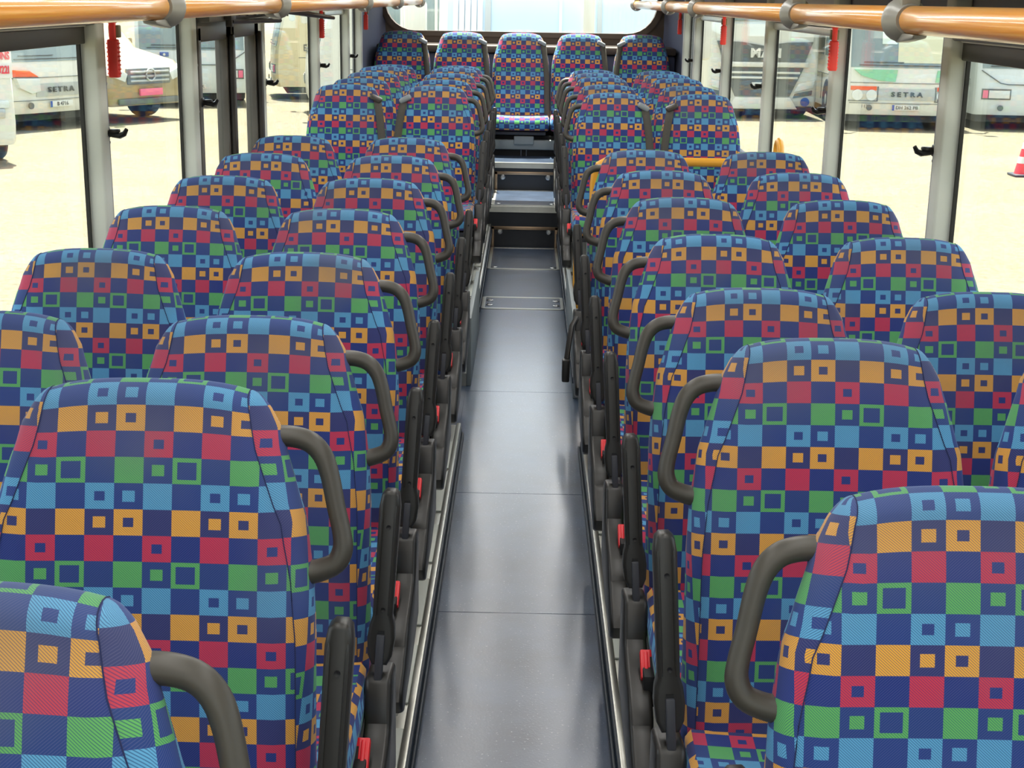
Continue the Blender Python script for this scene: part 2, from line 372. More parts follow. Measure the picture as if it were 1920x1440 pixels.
# unseen light strips added under the ceiling to fill the interior
DIFF = bpy.data.materials.new('fill_diffuser'); DIFF.use_nodes = True
DIFF.node_tree.nodes['Principled BSDF'].inputs['Emission Color'].default_value = (1, .98, .94, 1); DIFF.node_tree.nodes['Principled BSDF'].inputs['Emission Strength'].default_value = 1.2
k = 0
for x in (-.42, .38):
    for y in (-1.1, 1.0, 3.1, 5.2, 7.3, 9.4):
        t = thing('fill_strip', 'long added light strip filling the bus interior from above', 'light', (x, y, 2.1), 0, 'added fill light strips')
        MB().box((-.07, -.95, -.02), (.07, .95, 0), .006).build('fill_housing', CEIL, t); MB().box((-.055, -.93, -.026), (.055, .93, -.019), .003).build('diffuser', DIFF, t)
        ld = bpy.data.lights.new('fill_lamp', 'AREA'); ld.shape = 'RECTANGLE'; ld.size = .11; ld.size_y = 1.85; ld.energy = FILL_W; ld.color = (1, .98, .95)
        lo = bpy.data.objects.new('fill_lamp', ld); C.objects.link(lo); lo.parent = t; lo.location = (0, 0, -.03)
# pillars and windows
PL = [1.2, 2.65, 4.14, 5.32, 6.72, 8.5, 9.95, 10.72]; PR = [1.2, 2.6, 4.03, 5.55, 7.13, 8.70, 10.2, 10.92]
tn = 20; wn = 0
for s, x, P in ((-1, XL, PL), (1, XR, PR)):
    for y in P:
        tn += 1; m = MB()
        m.box((min(x, x-s*.055), y, SILL), (max(x, x-s*.055), y+.07, 1.75), .010, 3)
        pil = struct(m.build('trim_%d' % tn, PILLAR), 'light grey window pillar')
        q = MB(); q.box((min(x-s*.02, x-s*.046), y+.06, SILL), (max(x-s*.02, x-s*.046), y+.105, 1.74), .006, 2)
        for zz in (.95, 1.19, 1.36): q.lathe([(.006, 0), (.006, .003), (.003, .005)], Matrix.Translation((x-s*.046, y+.085, zz)) @ Matrix.Rotation(R(-90*s), 4, 'Y'), 8)
        q.build('channel', PILLARD, pil)
    edges = [Y0+.05]+[y for y in P]+[11.1]
    for i, (a, c) in enumerate(zip(edges, edges[1:])):
        wn += 1
        if s < 0 and abs(a-5.32) < .01: continue        # the rear door stands here
        a_ = a+(.07 if i else 0)
        g = struct(MB().box((min(x, x+s*.006), a_, SILL), (max(x, x+s*.006), c, WTOP+.04)).build('window_%d' % wn, GLASS))
        f = MB(); t_ = WTOP+.02
        f.box((min(x-s*.012, x+s*.01), a_, SILL), (max(x-s*.012, x+s*.01), a_+.012, t_)); f.box((min(x-s*.006, x+s*.004), c-.012, SILL), (max(x-s*.006, x+s*.004), c, t_)); f.box((min(x-s*.012, x+s*.01), a_, SILL), (max(x-s*.012, x+s*.01), c, SILL+.02))
        f.box((min(x-s*.012, x+s*.01), a_, t_-.03), (max(x-s*.012, x+s*.01), c, t_))
        f.build('rubber_seal', SEAL, g)
        if i == 2:       # opening hopper frame and trim bar at the head of the near window
            f = MB(); f.box((min(x-s*.02, x+s*.01), a_, 1.475), (max(x-s*.02, x+s*.01), c, 1.525), .004); f.build('hopper_frame', mat('hopper_dark', srgb(52, 50, 42), .5), g)
            f = MB(); f.box((min(x-s*.05, x), a_-.05, 1.528), (max(x-s*.05, x), c+.05, 1.575), .006); f.build('head_trim', mat('head_trim_grey', srgb(92, 92, 90), .45), g)
            f = MB(); f.box((min(x-s*.025, x), a_, 1.523), (max(x-s*.025, x), c, 1.529), .002); f.build('drip_strip', CEIL, g)
        if (s > 0 and i in (4, 6)) or (s < 0 and i == 6):
            f = MB(); f.box((min(x-s*.03, x), a_, 1.53), (max(x-s*.03, x), c, 1.7), .008); f.build('valance', mat('valance_grey', srgb(200, 200, 205), .6), g)
            f = MB(); f.box((min(x-s*.024, x), a_, 1.495), (max(x-s*.024, x), c, 1.529), .006); f.build('sliding_rail', ALU, g)
# back wall: rounded window opening in a dark frame
def rrect(x0, x1, z0, z1, r, n=7):
    P = []
    for cx, cz, a0 in ((x1-r, z1-r, 0), (x0+r, z1-r, 90), (x0+r, z0+r, 180), (x1-r, z0+r, 270)):
        for k in range(n+1):
            a = R(a0+90*k/n); P.append((cx+r*math.cos(a), cz+r*math.sin(a)))
    return P
def ring_plate(m, inner, outer, y0, y1):
    n = len(inner)
    rows = [[(p[0], y0, p[1]) for p in inner+inner[:1]], [(p[0], y0, p[1]) for p in outer+outer[:1]], [(p[0], y1, p[1]) for p in outer+outer[:1]], [(p[0], y1, p[1]) for p in inner+inner[:1]], [(p[0], y0, p[1]) for p in inner+inner[:1]]]
    m.grid(rows)
m = MB(); hole = rrect(-1.172, 1.045, 1.355, 2.02, .24)
ring_plate(m, hole, rrect(-1.3, 1.27, -.55, 2.13, .01), Y1, Y1+.08); struct(m.build('wall_back', BROWN, weld=1e-4), 'dark brown lining round the rear window')
g = struct(MB().prism(rrect(-1.19, 1.065, 1.335, 2.04, .25), 'y', Y1+.05, Y1+.056).build('window_23', GLASS), 'wide rear window with rounded corners')
m = MB(); ring_plate(m, hole, rrect(-1.215, 1.09, 1.315, 2.06, .27), Y1-.02, Y1+.01); m.build('frame', BROWN, g, weld=1e-4)
struct(MB().box((-1.2, 11.55, .6), (1.17, Y1, 1.2), .03).build('trim_50', SLATE), 'slate lining panel behind the back row'); struct(MB().box((-1.2, 11.5, 1.2), (1.17, Y1, 1.26), .02).build('trim_51', BROWN), 'rear parcel shelf')
PYC = {-1: 10.86, 1: 11.06}
for nm, s, x in (('trim_52', -1, XL), ('trim_53', 1, XR)):
    m = MB(); rows = []
    for k in range(9):
        a = R(90*k/8); px = x-s*(.02+.11*(1-math.cos(a))); py = PYC[s]+(Y1-PYC[s])*math.sin(a)
        rows.append([(px, py, .7), (px, py, 1.0), (px+s*.02, py, 1.4), (px, py, 2.1)])
    m.grid(rows, flip=s < 0); struct(m.build(nm, SLATE), 'curved slate corner lining by the rear window')
# ------------------------------------------------------------------ seats (front of the seat looks towards -y)
HT = 1.065; SU, SV = .0382, .0345
SEAM = [(0, .133), (.04, .139), (.075, .146), (.13, .164), (.18, .184), (.26, .198), (.34, .204), (.70, .205)]
def yfront(h):
    q = HT-h; return -.185*q - .018*math.sin(min(1, max(0, (q-.05)/.6))*math.pi) + .012*max(0, (.12-q)/.12)**2
def thick(h, t0=.058): return t0+(.108-t0)*min(1, (HT-h)/.35)
BUL = lambda q: lerp([(0, .030), (.11, .032), (.17, .028), (.25, .023), (.36, .019), (.7, .019)], q)
def backrest(hb=.40, r=.029, t0=.058):
    m = MB(); path = []; thick = lambda h: globals()['thick'](h, t0)     # (y, h)
    nf = 26
    for k in range(nf+1):
        h = hb+(HT-r-hb)*k/nf; path.append((yfront(h), h))
    ht = HT-r; yc = yfront(ht)+thick(ht)/2
    for k in range(1, 10):
        a = math.pi*(1-k/10); path.append((yc+thick(ht)/2*math.cos(a), ht+r*math.sin(a)))
    nb = 8
    for k in range(nb+1):
        h = ht-(ht-hb)*k/nb; path.append((yfront(h)+thick(h), h))
    arc = [0]
    for p, q in zip(path, path[1:]): arc.append(arc[-1]+math.hypot(q[0]-p[0], q[1]-p[1]))
    s0 = arc[nf]+.036                  # v = 0 on the rounded top edge
    nx = 14; rows = []; uvs = []; edgeL = []; edgeR = []
    for (y, h), s in zip(path, arc):
        ws = lerp(SEAM, HT-h); row = []; ur = []
        for i in range(nx+1):
            f = 2*i/nx-1; x = f*ws
            top = max(0, 1-(HT-h)/.16); dz = -.014*abs(f)**3*top*top
            front = max(0, min(1, (yc-y)/.04))
            dy = (-.006*abs(f)**2+.010*max(0, abs(f)-.9)*10*.6)*front
            row.append((x, y+dy, h+dz)); ur.append(((x+.1142)/SU, (s0-s)/SV))
        rows.append(row); uvs.append(ur); edgeL.append(row[0]); edgeR.append(row[-1])
    m.grid(rows, uvs)
    # side boxings: join front/top path with the back path at matching steps
    npth = len(path); half = nf+5
    for s, edge in ((-1, edgeL), (1, edgeR)):
        R_ = []; U_ = []
        for k in range(half+1):
            F = Vector(edge[k])
            # the back point at the same height
            h = path[k][1]; B_ = None
            for j in range(half, npth-1):
                if path[j][1] >= h >= path[j+1][1]:
                    t = 0 if path[j][1] == path[j+1][1] else (path[j][1]-h)/(path[j][1]-path[j+1][1])
                    B_ = Vector(edge[j]).lerp(Vector(edge[j+1]), t); break
            if B_ is None: B_ = F.copy()
            q = HT-h; bl = BUL(q)*min(1, (q/.05))**.5 if q > 0 else 0; dd = (B_-F).length+.03
            row = []; ur = []
            for i in range(9):
                f = i/8; p = F.lerp(B_, f); p.x += s*bl*math.sin(math.pi*f)**.65
                row.append(p); a_ = f*dd; ur.append((((s*.35+1)*2.3+a_*.98+q*.17)/SU*1.0+1.6, (q*.98-a_*.17)/SV+.55))
            R_.append(row); U_.append(ur)
        m.grid(R_, U_, flip=s < 0)
    o = m.b; bmesh.ops.remove_doubles(o, verts=o.verts, dist=4e-4); bmesh.ops.recalc_face_normals(o, faces=o.faces)
    return m, edgeL[:nf+8], edgeR[:nf+8]
def handle_path(s):
    ctl = [(.12, .078, .0155), (.165, .076, .0148), (.192, .077, .0145), (.214, .084, .0142), (.230, .100, .0138), (.240, .125, .0132), (.249, .165, .0128), (.2575, .200, .0130), (.259, .222, .0140), (.250, .240, .0148), (.228, .250, .0155), (.205, .254, .0165), (.17, .262, .0175)]
    pts = []; rad = []; n = len(ctl)
    for i in range(n-1):
        p0, p1, p2, p3 = ctl[max(i-1, 0)], ctl[i], ctl[i+1], ctl[min(i+2, n-1)]
        for k in range(4):
            t = k/4; f = [0.5*(2*b+(c-a)*t+(2*a-5*b+4*c-d)*t*t+(3*b-a-3*c+d)*t**3) for a, b, c, d in zip(p0, p1, p2, p3)]
            h = HT-f[1]; pts.append((s*f[0], yfront(h)+.046, h)); rad.append(f[2])
    return pts, rad
def make_seat(kind, s, belt=0, base=.06, guide=None):
    """kind 'aisle' or 'window'; s = side of the aisle (+1: the aisle is on +x side of this seat); belt = x side of a shoulder belt"""
    t = thing('bus_seat', 'checked seat', 'seat')
    m, eL, eR = backrest() if base < .3 else backrest(r=.06, t0=.11); br = m.build('backrest', FAB, t, ang=60)
    m = MB()
    for e in (eL, eR):
        m.tube([(p[0], p[1]-.0004, p[2]+.0004) for p in e], .0008, 5)
    m.build('seam', THREAD, br)
    # cushion
    m = MB(); rows = []; uvs = []; n = 12; prof = [(-.10, .40), (-.12, .445), (-.2, .440), (-.36, .450), (-.50, .462), (-.555, .455), (-.585, .43), (-.59, .40), (-.58, .37), (-.5, .355), (-.1, .35)]
    s_ = 0
    for k, (y, z) in enumerate(prof):
        if k: s_ += math.hypot(y-prof[k-1][0], z-prof[k-1][1])
        rows.append([(.212*f, y+(.02*abs(f)**4 if y < -.4 else 0), z+(.008*f*f if z > .42 else 0)) for f in [2*i/n-1 for i in range(n+1)]])
        uvs.append([((.212*(2*i/n-1)+.1142)/SU, s_/SV+.3) for i in range(n+1)])
    m.grid(rows, uvs)
    for col in (0, n):
        q = 1 if col else -1; cy_, cz_ = -.34, .405
        strip = [[Vector(r[col]) for r in rows+rows[:1]], [Vector((r[col][0]+q*.010, cy_+(r[col][1]-cy_)*.97, cz_+(r[col][2]-cz_)*.80)) for r in rows+rows[:1]], [Vector((r[col][0]+q*.014, cy_+(r[col][1]-cy_)*.6, cz_)) for r in rows+rows[:1]]]
        m.grid(strip, [[(p.y/SU, p.z/SV+k*.3) for p in r] for k, r in enumerate(strip)])
    bmesh.ops.remove_doubles(m.b, verts=m.b.verts, dist=4e-4); bmesh.ops.recalc_face_normals(m.b, faces=m.b.faces)
    m.build('seat_cushion', FAB, t, ang=50)
    # shell behind the backrest and frame below
    m = MB(); rows = []
    for k in range(10):
        h = .34+(HT-.10-.34)*k/9; w_ = lerp(SEAM, HT-h)+.008; y = yfront(h)+thick(h)
        rows.append([(-w_, y-.02, h), (-w_*.95, y+.014, h), (0, y+.024, h), (w_*.95, y+.014, h), (w_, y-.02, h)])
    m.grid(rows, flip=False); bmesh.ops.recalc_face_normals(m.b, faces=m.b.faces)
    m.build('back_shell', SHELL, t)
    m = MB(); m.box((-.2, -.54, .33), (.2, -.06, .355), .005)
    m.build('seat_frame', SHELL, t)
    if base < .3:
        m = MB(); m.prism([(-.42, .33), (-.18, .33), (-.2, base+.02), (-.12, base), (-.48, base), (-.4, base+.02)], 'x', -.03, .03, .006); m.build('pedestal', PILLARD, t)
    if kind == 'aisle':
        hp_, hr_ = handle_path(s); m = MB(); m.tube(hp_, hr_, 14, 1.1, up=(0, 1, 0)); m.build('grab_handle', GRIP, t)
        X = s*.250
        # raised armrest beside the backrest
        tilt = Matrix.Translation((s*.251, -.155, .488)) @ Matrix.Rotation(R(s*3.4), 4, 'Y') @ Matrix.Rotation(R(-9), 4, 'X')
        m = MB()
        pr = [(-.0175, .07), (-.0185, .27), (-.015, .293), (-.008, .300), (.008, .300), (.015, .293), (.0185, .27), (.0175, .07), (.022, .055), (.0245, .03), (.022, 0), (.014, -.018), (-.014, -.018), (-.022, 0), (-.0245, .03), (-.022, .055)]
        m.prism(pr, 'y', -.014, .03, .007, 3, M=tilt)
        am = m.build('armrest', BLACK, t, ang=50)
        m = MB()
        for q in (-1, 1): m.tube([tilt @ Vector((q*.0125, -.0132, z)) for z in (.075, .12, .2, .262, .274)], [.0034, .0036, .0036, .0032, .001], 8)
        m.build('ridge', BLACK, am)
        for z in (.235, .085):
            m = MB(); m.lathe([(.0042, 0), (.0042, .0025), (.0015, .0012)], tilt @ Matrix.Translation((.001, -.0145, z)) @ Matrix.Rotation(R(90), 4, 'X'), 10); m.build('screw', DARK, am)
        m = MB(); m.box((-.006, -.0165, .038), (.006, -.012, .046), 0, M=tilt); m.build('slot', DARK, am)
        m = MB(); m.box((-.0075, -.022, -.055), (.0075, -.006, .04), .003, M=tilt); m.build('hinge_link', SHELL, am)
        # side console with belt buckle
        m = MB()
        poly = [(-.09, .44), (-.175, .455), (-.19, .445), (-.205, .375), (-.225, .365), (-.26, .352), (-.36, .335), (-.41, .31), (-.418, .296), (-.455, .29), (-.468, .276), (-.53, .262), (-.55, .235), (-.54, .205), (-.5, .185), (-.3, .20), (-.1, .23)]
        m.prism(poly, 'x', X-.024, X+.024, .009, 3)
        con = m.build('side_console', BLACK, t, ang=45)
        m = MB(); m.box((X-s*.0-.012-s*.019, -.352, .30), (X+.012-s*.019, -.255, .366), .003); m.build('buckle_recess', DARK, con)
        m = MB(); M_ = Matrix.Translation((X-s*.017, -.30, .362)) @ Matrix.Rotation(R(36), 4, 'X')
        m.box((-.0135, -.030, -.006), (.0135, .034, .010), .004, 2, M=M_); m.box((s*.002-.004, -.026, .008), (s*.002+.004, .028, .0135), .003, 2, M=M_)
        bu = m.build('buckle_button', RED, con); bu['label'] = 'bright red belt release button'
        m = MB(); M2 = M_ @ Matrix.Translation((-s*.009, 0, .010)); m.box((-.0035, -.016, -.004), (.0035, .016, .0012), 0, M=M2); m.build('buckle_slot', DARK, con)
    if belt:
        q0 = .085; pts = []
        m = MB(); h = HT-q0; xx = belt*(lerp(SEAM, q0)+.012)
        M_ = Matrix.Translation((xx, yfront(h)+.005, h+.012)) @ Matrix.Rotation(R(belt*28), 4, 'Y')
        m.box((-.034, -.024, -.014), (.034, .05, .016), .011, 3, M=M_)
        m.build('belt_guide', guide or GUIDE, t)
        m = MB(); rows = []
        for k in range(12):
            q = q0+.004+(.60)*k/11; h = HT-q; xc = belt*(.172+.036*min(1, k/5)+.01*math.sin(k*.8)*.3)
            y = yfront(h)-.012-.02*math.sin(min(1, k/11)*math.pi)*.6
            rows.append([(xc-.021, y+.004, h), (xc, y, h), (xc+.021, y+.004, h)])
        m.grid(rows, flip=True)
        ob = m.build('belt_webbing', WEB, t); md = ob.modifiers.new('thickness', 'SOLIDIFY'); md.thickness = .003
    return t
COLX = {'LW': -.982, 'LA': -.500, 'RA': .474, 'RW': .952}
ORD = ['first', 'second', 'third', 'fourth', 'fifth', 'sixth', 'seventh', 'eighth']
protos = {}
def put_seat(col, y, top_drop, label, group, belt=0, base=.06, x=None, kind=None, s=None, guide=None):
    s = s if s is not None else (1 if col[0] == 'L' else -1); kind = kind or ('aisle' if col[1] == 'A' else 'window')
    key = (kind, s, belt, base, guide.name if guide else '')
    loc = (COLX[col] if x is None else x, y, EYE-top_drop-HT)
    if key in protos: o = dup(protos[key], loc)
    else: o = protos[key] = make_seat(kind, s, belt, base, guide); o.location = loc
    o['label'] = label; o['group'] = group
    for ch in o.children:
        if ch.name.startswith('backrest'): ch['fabric_cut'] = CUT.get((col, round(y, 2)), 0.0)
    return o
CUT = {('RA', round(1.478+.7*k, 2)): 2.07 for k in (3, 4, 5)}; CUT[('RW', round(1.478+3.5, 2))] = 2.0; CUT[('LW', round(1.094+4.2, 2))] = 2.07; CUT[('LA', .0)] = 0
G1, G2, G3 = 'seats of the front section', 'seats of the raised rear section', 'five seats across the back'
rows_L = [(1.094+.7*k, (.492, .498, .566)[k] if k < 3 else .571) for k in range(8)]; rows_R = [(1.478+.7*k, .573 if k > 1 else (.520, .515)[k]) for k in range(7)]
ROWN = ['nearest', 'second', 'third', 'fourth', 'fifth', 'sixth', 'seventh', 'eighth']
JX = {0: .010, 1: .004, 2: .003, 3: -.007, 4: -.010, 5: -.005}
for k, (y, dr) in enumerate(rows_L):
    put_seat('LA', y, dr, 'checked aisle seat with black handle on the left, %s row counting from the camera' % ROWN[k], G1, x=COLX['LA']+JX.get(k, 0))
    if k >= 2: put_seat('LW', y, dr, 'checked window seat on the left, no handle, in the %s row from the camera' % ROWN[k], G1)
for k, (y, dr) in enumerate(rows_R):
    jr = (.035, .020, .018, .016, .008, .003, 0)[k]
    so_ = put_seat('RA', y, dr, 'checked aisle seat with black handle on the right, %s row counting from the camera' % ROWN[k], G1, x=COLX['RA']+jr)
    if k >= 1: put_seat('RW', y, dr, 'checked window seat on the right, no handle, in the %s row from the camera' % ROWN[k], G1, x=COLX['RW']+jr)
    if k == 6:
        m = MB(); m.tube([(-.262, -.20, .43), (-.282, -.23, .40), (-.292, -.26, .34), (-.30, -.28, .28)], .011, 8, .5); m.box((-.318, -.31, .19), (-.288, -.27, .28), .006); m.build('loose_buckle', BLACK, so_)
RL = [(7.85, .465), (8.5, .467), (9.15, .462), (9.8, .457), (10.45, .474)]; RR = [(7.9, .489), (8.55, .482), (9.2, .473), (9.85, .479), (10.5, .488)]
for k in range(5):
    y, dr = RL[k]; wh = 'behind the rear door'
    put_seat('LA', y, dr, 'checked aisle seat on the left, %s row behind the rear door%s' % (ORD[k], ', grey belt at shoulder' if k == 0 else ''), G2, belt=-1 if k == 0 else 0)
    put_seat('LW', y, dr, 'checked window seat on the left, %s row behind the rear door%s' % (ORD[k], ', dark belt at shoulder' if k == 0 else ''), G2, belt=1 if k == 0 else 0, guide=GUIDED)
    y, dr = RR[k]
    put_seat('RA', y, dr, 'checked aisle seat on the right, %s row behind the yellow guard rail' % ORD[k], G2, belt=1 if k == 0 else 0)
    put_seat('RW', y, dr, 'checked window seat on the right, %s row behind the yellow guard rail' % ORD[k], G2, belt=-1 if k == 0 else 0, guide=GUIDED)
for x, lab, bl in ((-.98, 'leftmost seat of the five across the back, in the left rear corner', 1), (-.515, 'second seat from the left of the five across the back', 1), (-.055, 'middle back seat facing straight down the aisle, cushion in sunlight', 1), (.405, 'fourth seat from the left of the five across the back', 1), (.885, 'rightmost seat of the five across the back, in the right rear corner', -1)):
    put_seat('LW', 11.35, .257, lab, G3, belt=bl, base=.3, x=x, s=1)
# grey support under the middle back seat
t = thing('seat_support', 'grey metal support rail under the middle back seat', 'support', (-.02, 10.86, .465))
MB().box((-.24, -.03, .05), (.24, .03, .125), .012).build('cross_rail', SIDEP, t); MB().box((-.075, -.045, .09), (.075, -.02, .155), .008).build('latch_plate', SIDEP, t)
for q in (-.02, .02): MB().tube([(q, 0, 0), (q, 0, .06)], .004, 8).build('leg', STEEL, t)
MB().box((-.24, .035, 0), (.24, .07, .15)).build('kick_plate', DARK, t)

# ------------------------------------------------------------------ floor hatches and riser plates
def bolt(m, M): m.lathe([(.019, 0), (.019, .003), (.012, .005), (.011, .0025), (.005, .0025), (.004, .005)], M, 18)
def hatch(lab, y0, y1, z, x0, x1, bolts, bw=.022):
    t = thing('floor_hatch', lab, 'hatch', ((x0+x1)/2, y0, z), 0, 'framed hatches in the aisle'); hx = (x1-x0)/2; L_ = y1-y0
    def RR(a, b, c, e, r): return [(p[0], p[1]) for p in rrect(a, b, c, e, r, 4)]
    m = MB(); inn = RR(-hx+bw, hx-bw, bw, L_-bw, .01); out = RR(-hx, hx, 0, L_, .025)
    rows = [[(p[0], p[1], zz) for p in P+P[:1]] for P, zz in ((inn, .0), (inn, .004), (out, .004), (out, .0))]; m.grid(rows); bmesh.ops.recalc_face_normals(m.b, faces=m.b.faces)
    m.build('frame', ALU, t); MB().box((-hx+bw, bw, 0), (hx-bw, L_-bw, .0018)).build('plate', VINYL, t)
    for bx, by in bolts:
        m = MB(); bolt(m, Matrix.Translation((bx*(hx-.045), by, .002))); m.build('bolt', STEEL, t)
hatch('narrow metal framed hatch across the aisle floor with four bolts', 7.5, 7.82, 0, FL+.01, FR-.01, [(-1, .1), (1, .1), (-1, .22), (1, .22)])
hatch('metal framed hatch at the foot of the first step, two bolts', 8.67, 9.46, 0, FL+.01, FR-.01, [(-1, .06), (1, .06)])
hatch('sunlit metal framed hatch on the step tread', 9.56, 10.35, .27, FL+.01, FR-.01, [(-1, .08), (1, .08)])
def riser_plate(lab, y, z0, z1, bz):
    t = thing('riser_plate', lab, 'panel', ((FL+FR)/2, y, z0), 0, 'bolted plates on the step risers'); hx = (FR-FL)/2-.012; H_ = z1-z0
    m = MB(); m.box((-hx, -.006, 0), (-hx+.022, 0, H_), .002); m.box((hx-.022, -.006, 0), (hx, 0, H_), .002); m.box((-hx, -.006, H_-.022), (hx, 0, H_), .002); m.build('frame', mat('shaded_frame', srgb(176, 150, 122), .35, metal=.7), t)  # brown of shade and reflection put into the frame colour
    for q in (-1, 1):
        m = MB(); bolt(m, Matrix.Translation((q*(hx-.06), 0, bz)) @ Matrix.Rotation(R(90), 4, 'X')); m.build('bolt', STEEL, t)
riser_plate('dark bolted plate on the lower step riser', 9.497, 0, .14, .105); riser_plate('dark bolted plate on the upper step riser', 10.367, .27, .405, .095)
# ------------------------------------------------------------------ luggage rails
def rail(s, segs, side):
    x = -.868 if s < 0 else .850
    z = 1.588
    t = thing('luggage_rail', 'orange wooden luggage rail along the %s, held by grey brackets' % side, 'rail', (x, 0, z), 0, 'orange luggage rails')
    for a, c in zip(segs, segs[1:]):
        m = MB(); m.lathe([(.02, a+.03), (.028, a+.034), (.0305, a+.045), (.0305, c-.045), (.028, c-.034), (.02, c-.03)], Matrix.Rotation(R(-90), 4, 'X'), 24); m.build('tube', WOOD, t)
    for y in segs[1:]:
        m = MB(); m.lathe([(.018, -.026), (.033, -.026), (.038, -.014), (.045, .004), (.050, .024), (.050, .04), (.044, .056), (.034, .066), (.02, .066)], Matrix.Translation((0, y, 0)) @ Matrix.Rotation(R(-90), 4, 'X'), 24)
        m.prism([(y-.12, -.031), (y-.11, -.038), (y-.03, -.046), (y+.03, -.0505), (y+.05, -.046), (y+.05, -.028), (y-.1, -.029)], 'x', -.016, .016, .004)
        m.box((-.022, y-.02, .02), (.022, y+.05, .09), .008); m.build('bracket', BRACK, t)
    sh = MB(); sh.box((min(0, s*.37), Y0, .075), (max(0, s*.37), Y1, .095), .004); sh.build('rack_shelf', PILLARD, t)
rail(-1, [Y0, .6, 2.05, 3.46, 5.02, 7.7, 9.6, 11.6], 'left windows'); rail(1, [Y0, .5, 1.9, 3.3, 4.66, 7.4, 8.9, 11.6], 'right windows')
# ------------------------------------------------------------------ emergency hammers and coat hooks
def make_hammer():
    t = thing('emergency_hammer', 'h', 'hammer')
    m = MB(); m.box((-.013, -.014, 0), (.013, .014, .098), .004, 3)
    for k in range(8): m.box((-.016, -.010, .008+k*.011), (.016, .010, .013+k*.011), .002, 1)
    m.build('grip', HAMR, t)
    m = MB(); m.box((-.008, -.008, .094), (.008, .008, .15), .003); m.lathe([(.0, -.02), (.013, -.02), (.015, -.01), (.015, .01), (.013, .02), (0, .02)], Matrix.Translation((0, 0, .152)) @ Matrix.Rotation(R(90), 4, 'X'), 14); m.build('hammer_head', HAMR, t)
    MB().lathe([(.003, 0), (.006, .006), (.001, .016)], Matrix.Translation((0, -.02, .152)) @ Matrix.Rotation(R(90), 4, 'X'), 10).build('tip', STEEL, t)
    MB().box((-.012, .002, .102), (.016, .024, .134), .003).build('clip', OLIVE, t)
    return t
hp = None; hg = 'red emergency hammers on the pillars'
for s, x, y, lab in ((-1, XL, 4.27, 'red emergency hammer on the nearest left pillar, beside the parked van'), (-1, XL, 8.6, 'red emergency hammer on the left pillar behind the rear door'), (-1, XL, 10.95, 'red emergency hammer on the slate left rear corner lining'), (1, XR, 5.52, 'red emergency hammer on the right pillar between white truck and green striped bus'), (1, XR, 8.66, 'red emergency hammer on the right pillar left of the white truck'), (1, XR, 11.18, 'red emergency hammer on the slate right rear corner lining')):
    loc = (x-s*.062, y, 1.375)
    if hp is None: hp = make_hammer(); hp.location = loc; hp.scale = (1.15, 1.15, 1.12); o = hp
    else: o = dup(hp, loc)
    o['label'] = lab; o['group'] = hg
def make_hook():
    t = thing('coat_hook', 'h', 'hook')
    MB().box((-.004, -.012, -.012), (.006, .012, .012), .003).build('base_plate', HOOKM, t)
    m = MB(); m.tube([(.0, 0, 0), (.018, 0, -.004), (.034, 0, -.006), (.046, 0, -.001), (.052, 0, .008)], [.009, .008, .008, .008, .006], 8, .8); m.box((.008, -.008, .0), (.034, .008, .008), .003); m.build('hook_arm', HOOKM, t)
    return t
kp = None
HL = [(-1, 4.2, 'on the nearest left pillar'), (-1, 5.46, 'on the left pillar ahead of the rear door'), (-1, 6.8, 'on the left pillar just behind the rear door'), (-1, 8.58, 'on the left pillar under the second hammer'), (-1, 10.02, 'on the left pillar close to the rear corner'), (1, 4.1, 'on the nearest right pillar'), (1, 5.62, 'on the right pillar under the large hammer'), (1, 7.2, 'on the right pillar in front of the white truck'), (1, 8.76, 'on the right pillar beside the truck cab door'), (1, 10.27, 'on the right pillar close to the rear corner')]
for s, y, w_ in HL:
    x = (XL if s < 0 else XR)-s*.048; loc = (x, y, 1.22); rz = 0 if s < 0 else math.pi
    if kp is None: kp = make_hook(); o = kp; o.location = loc; o.scale = (1.15, 1.5, 1.4)
    else: o = dup(kp, loc, rz)
    o['label'] = 'black coat hook '+w_; o['group'] = 'coat hooks on the pillars'
# ------------------------------------------------------------------ rear door on the left
t = thing('folding_door', 'dark double leaf rear door with black opening gear at its head', 'door', (XL, 5.41, 0))
for a, c in ((.02, .62), (.64, 1.24)):
    m = MB(); x0, x1 = .002, .05
    m.box((x0, a, -.3), (x1, a+.05, 1.5), .008); m.box((x0, c-.1, -.3), (x1, c, 1.5), .008); m.box((x0, a, 1.44), (x1, c, 1.52), .008); m.box((x0, a, -.3), (x1, c, .1), .008)
    lf = m.build('door_leaf', DOORM, t)
    MB().box((.02, a+.05, .1), (.026, c-.1, 1.44)).build('pane', GLASS, lf)
    m = MB(); m.box((x1, c-.075, -.28), (x1+.025, c-.03, 1.46), .01); m.build('edge_rubber', MECH, lf)
m = MB(); m.box((.0, 0, 1.515), (.10, 1.26, 1.6), .006); m.build('head_box', DOORM, t)
m = MB(); m.box((.09, .25, 1.52), (.13, .34, 1.565), .004); m.box((.1, .28, 1.495), (.125, .32, 1.53), .003)
m.tube([(.115, .3, 1.53), (.14, .75, 1.535), (.17, 1.3, 1.545)], .012, 8); m.tube([(.13, .35, 1.55), (.15, .8, 1.565)], .009, 8)
m.tube([(.12, .3, 1.515), (.19, 1.0, 1.51)], .010, 8)
for k in range(5): m.box((.11+.01*k, .4+.12*k, 1.535), (.135+.01*k, .44+.12*k, 1.575), .003)
m.build('opening_gear', MECH, t)
m = MB(); m.lathe([(.014, -.02), (.014, .02)], Matrix.Translation((.165, 1.3, 1.545)), 12); m.tube([(.165, 1.3, 1.55), (.27, 1.75, 1.52), (.30, 1.95, 1.51)], [.016, .011, .008], 8); m.build('door_arm', MECH, t)
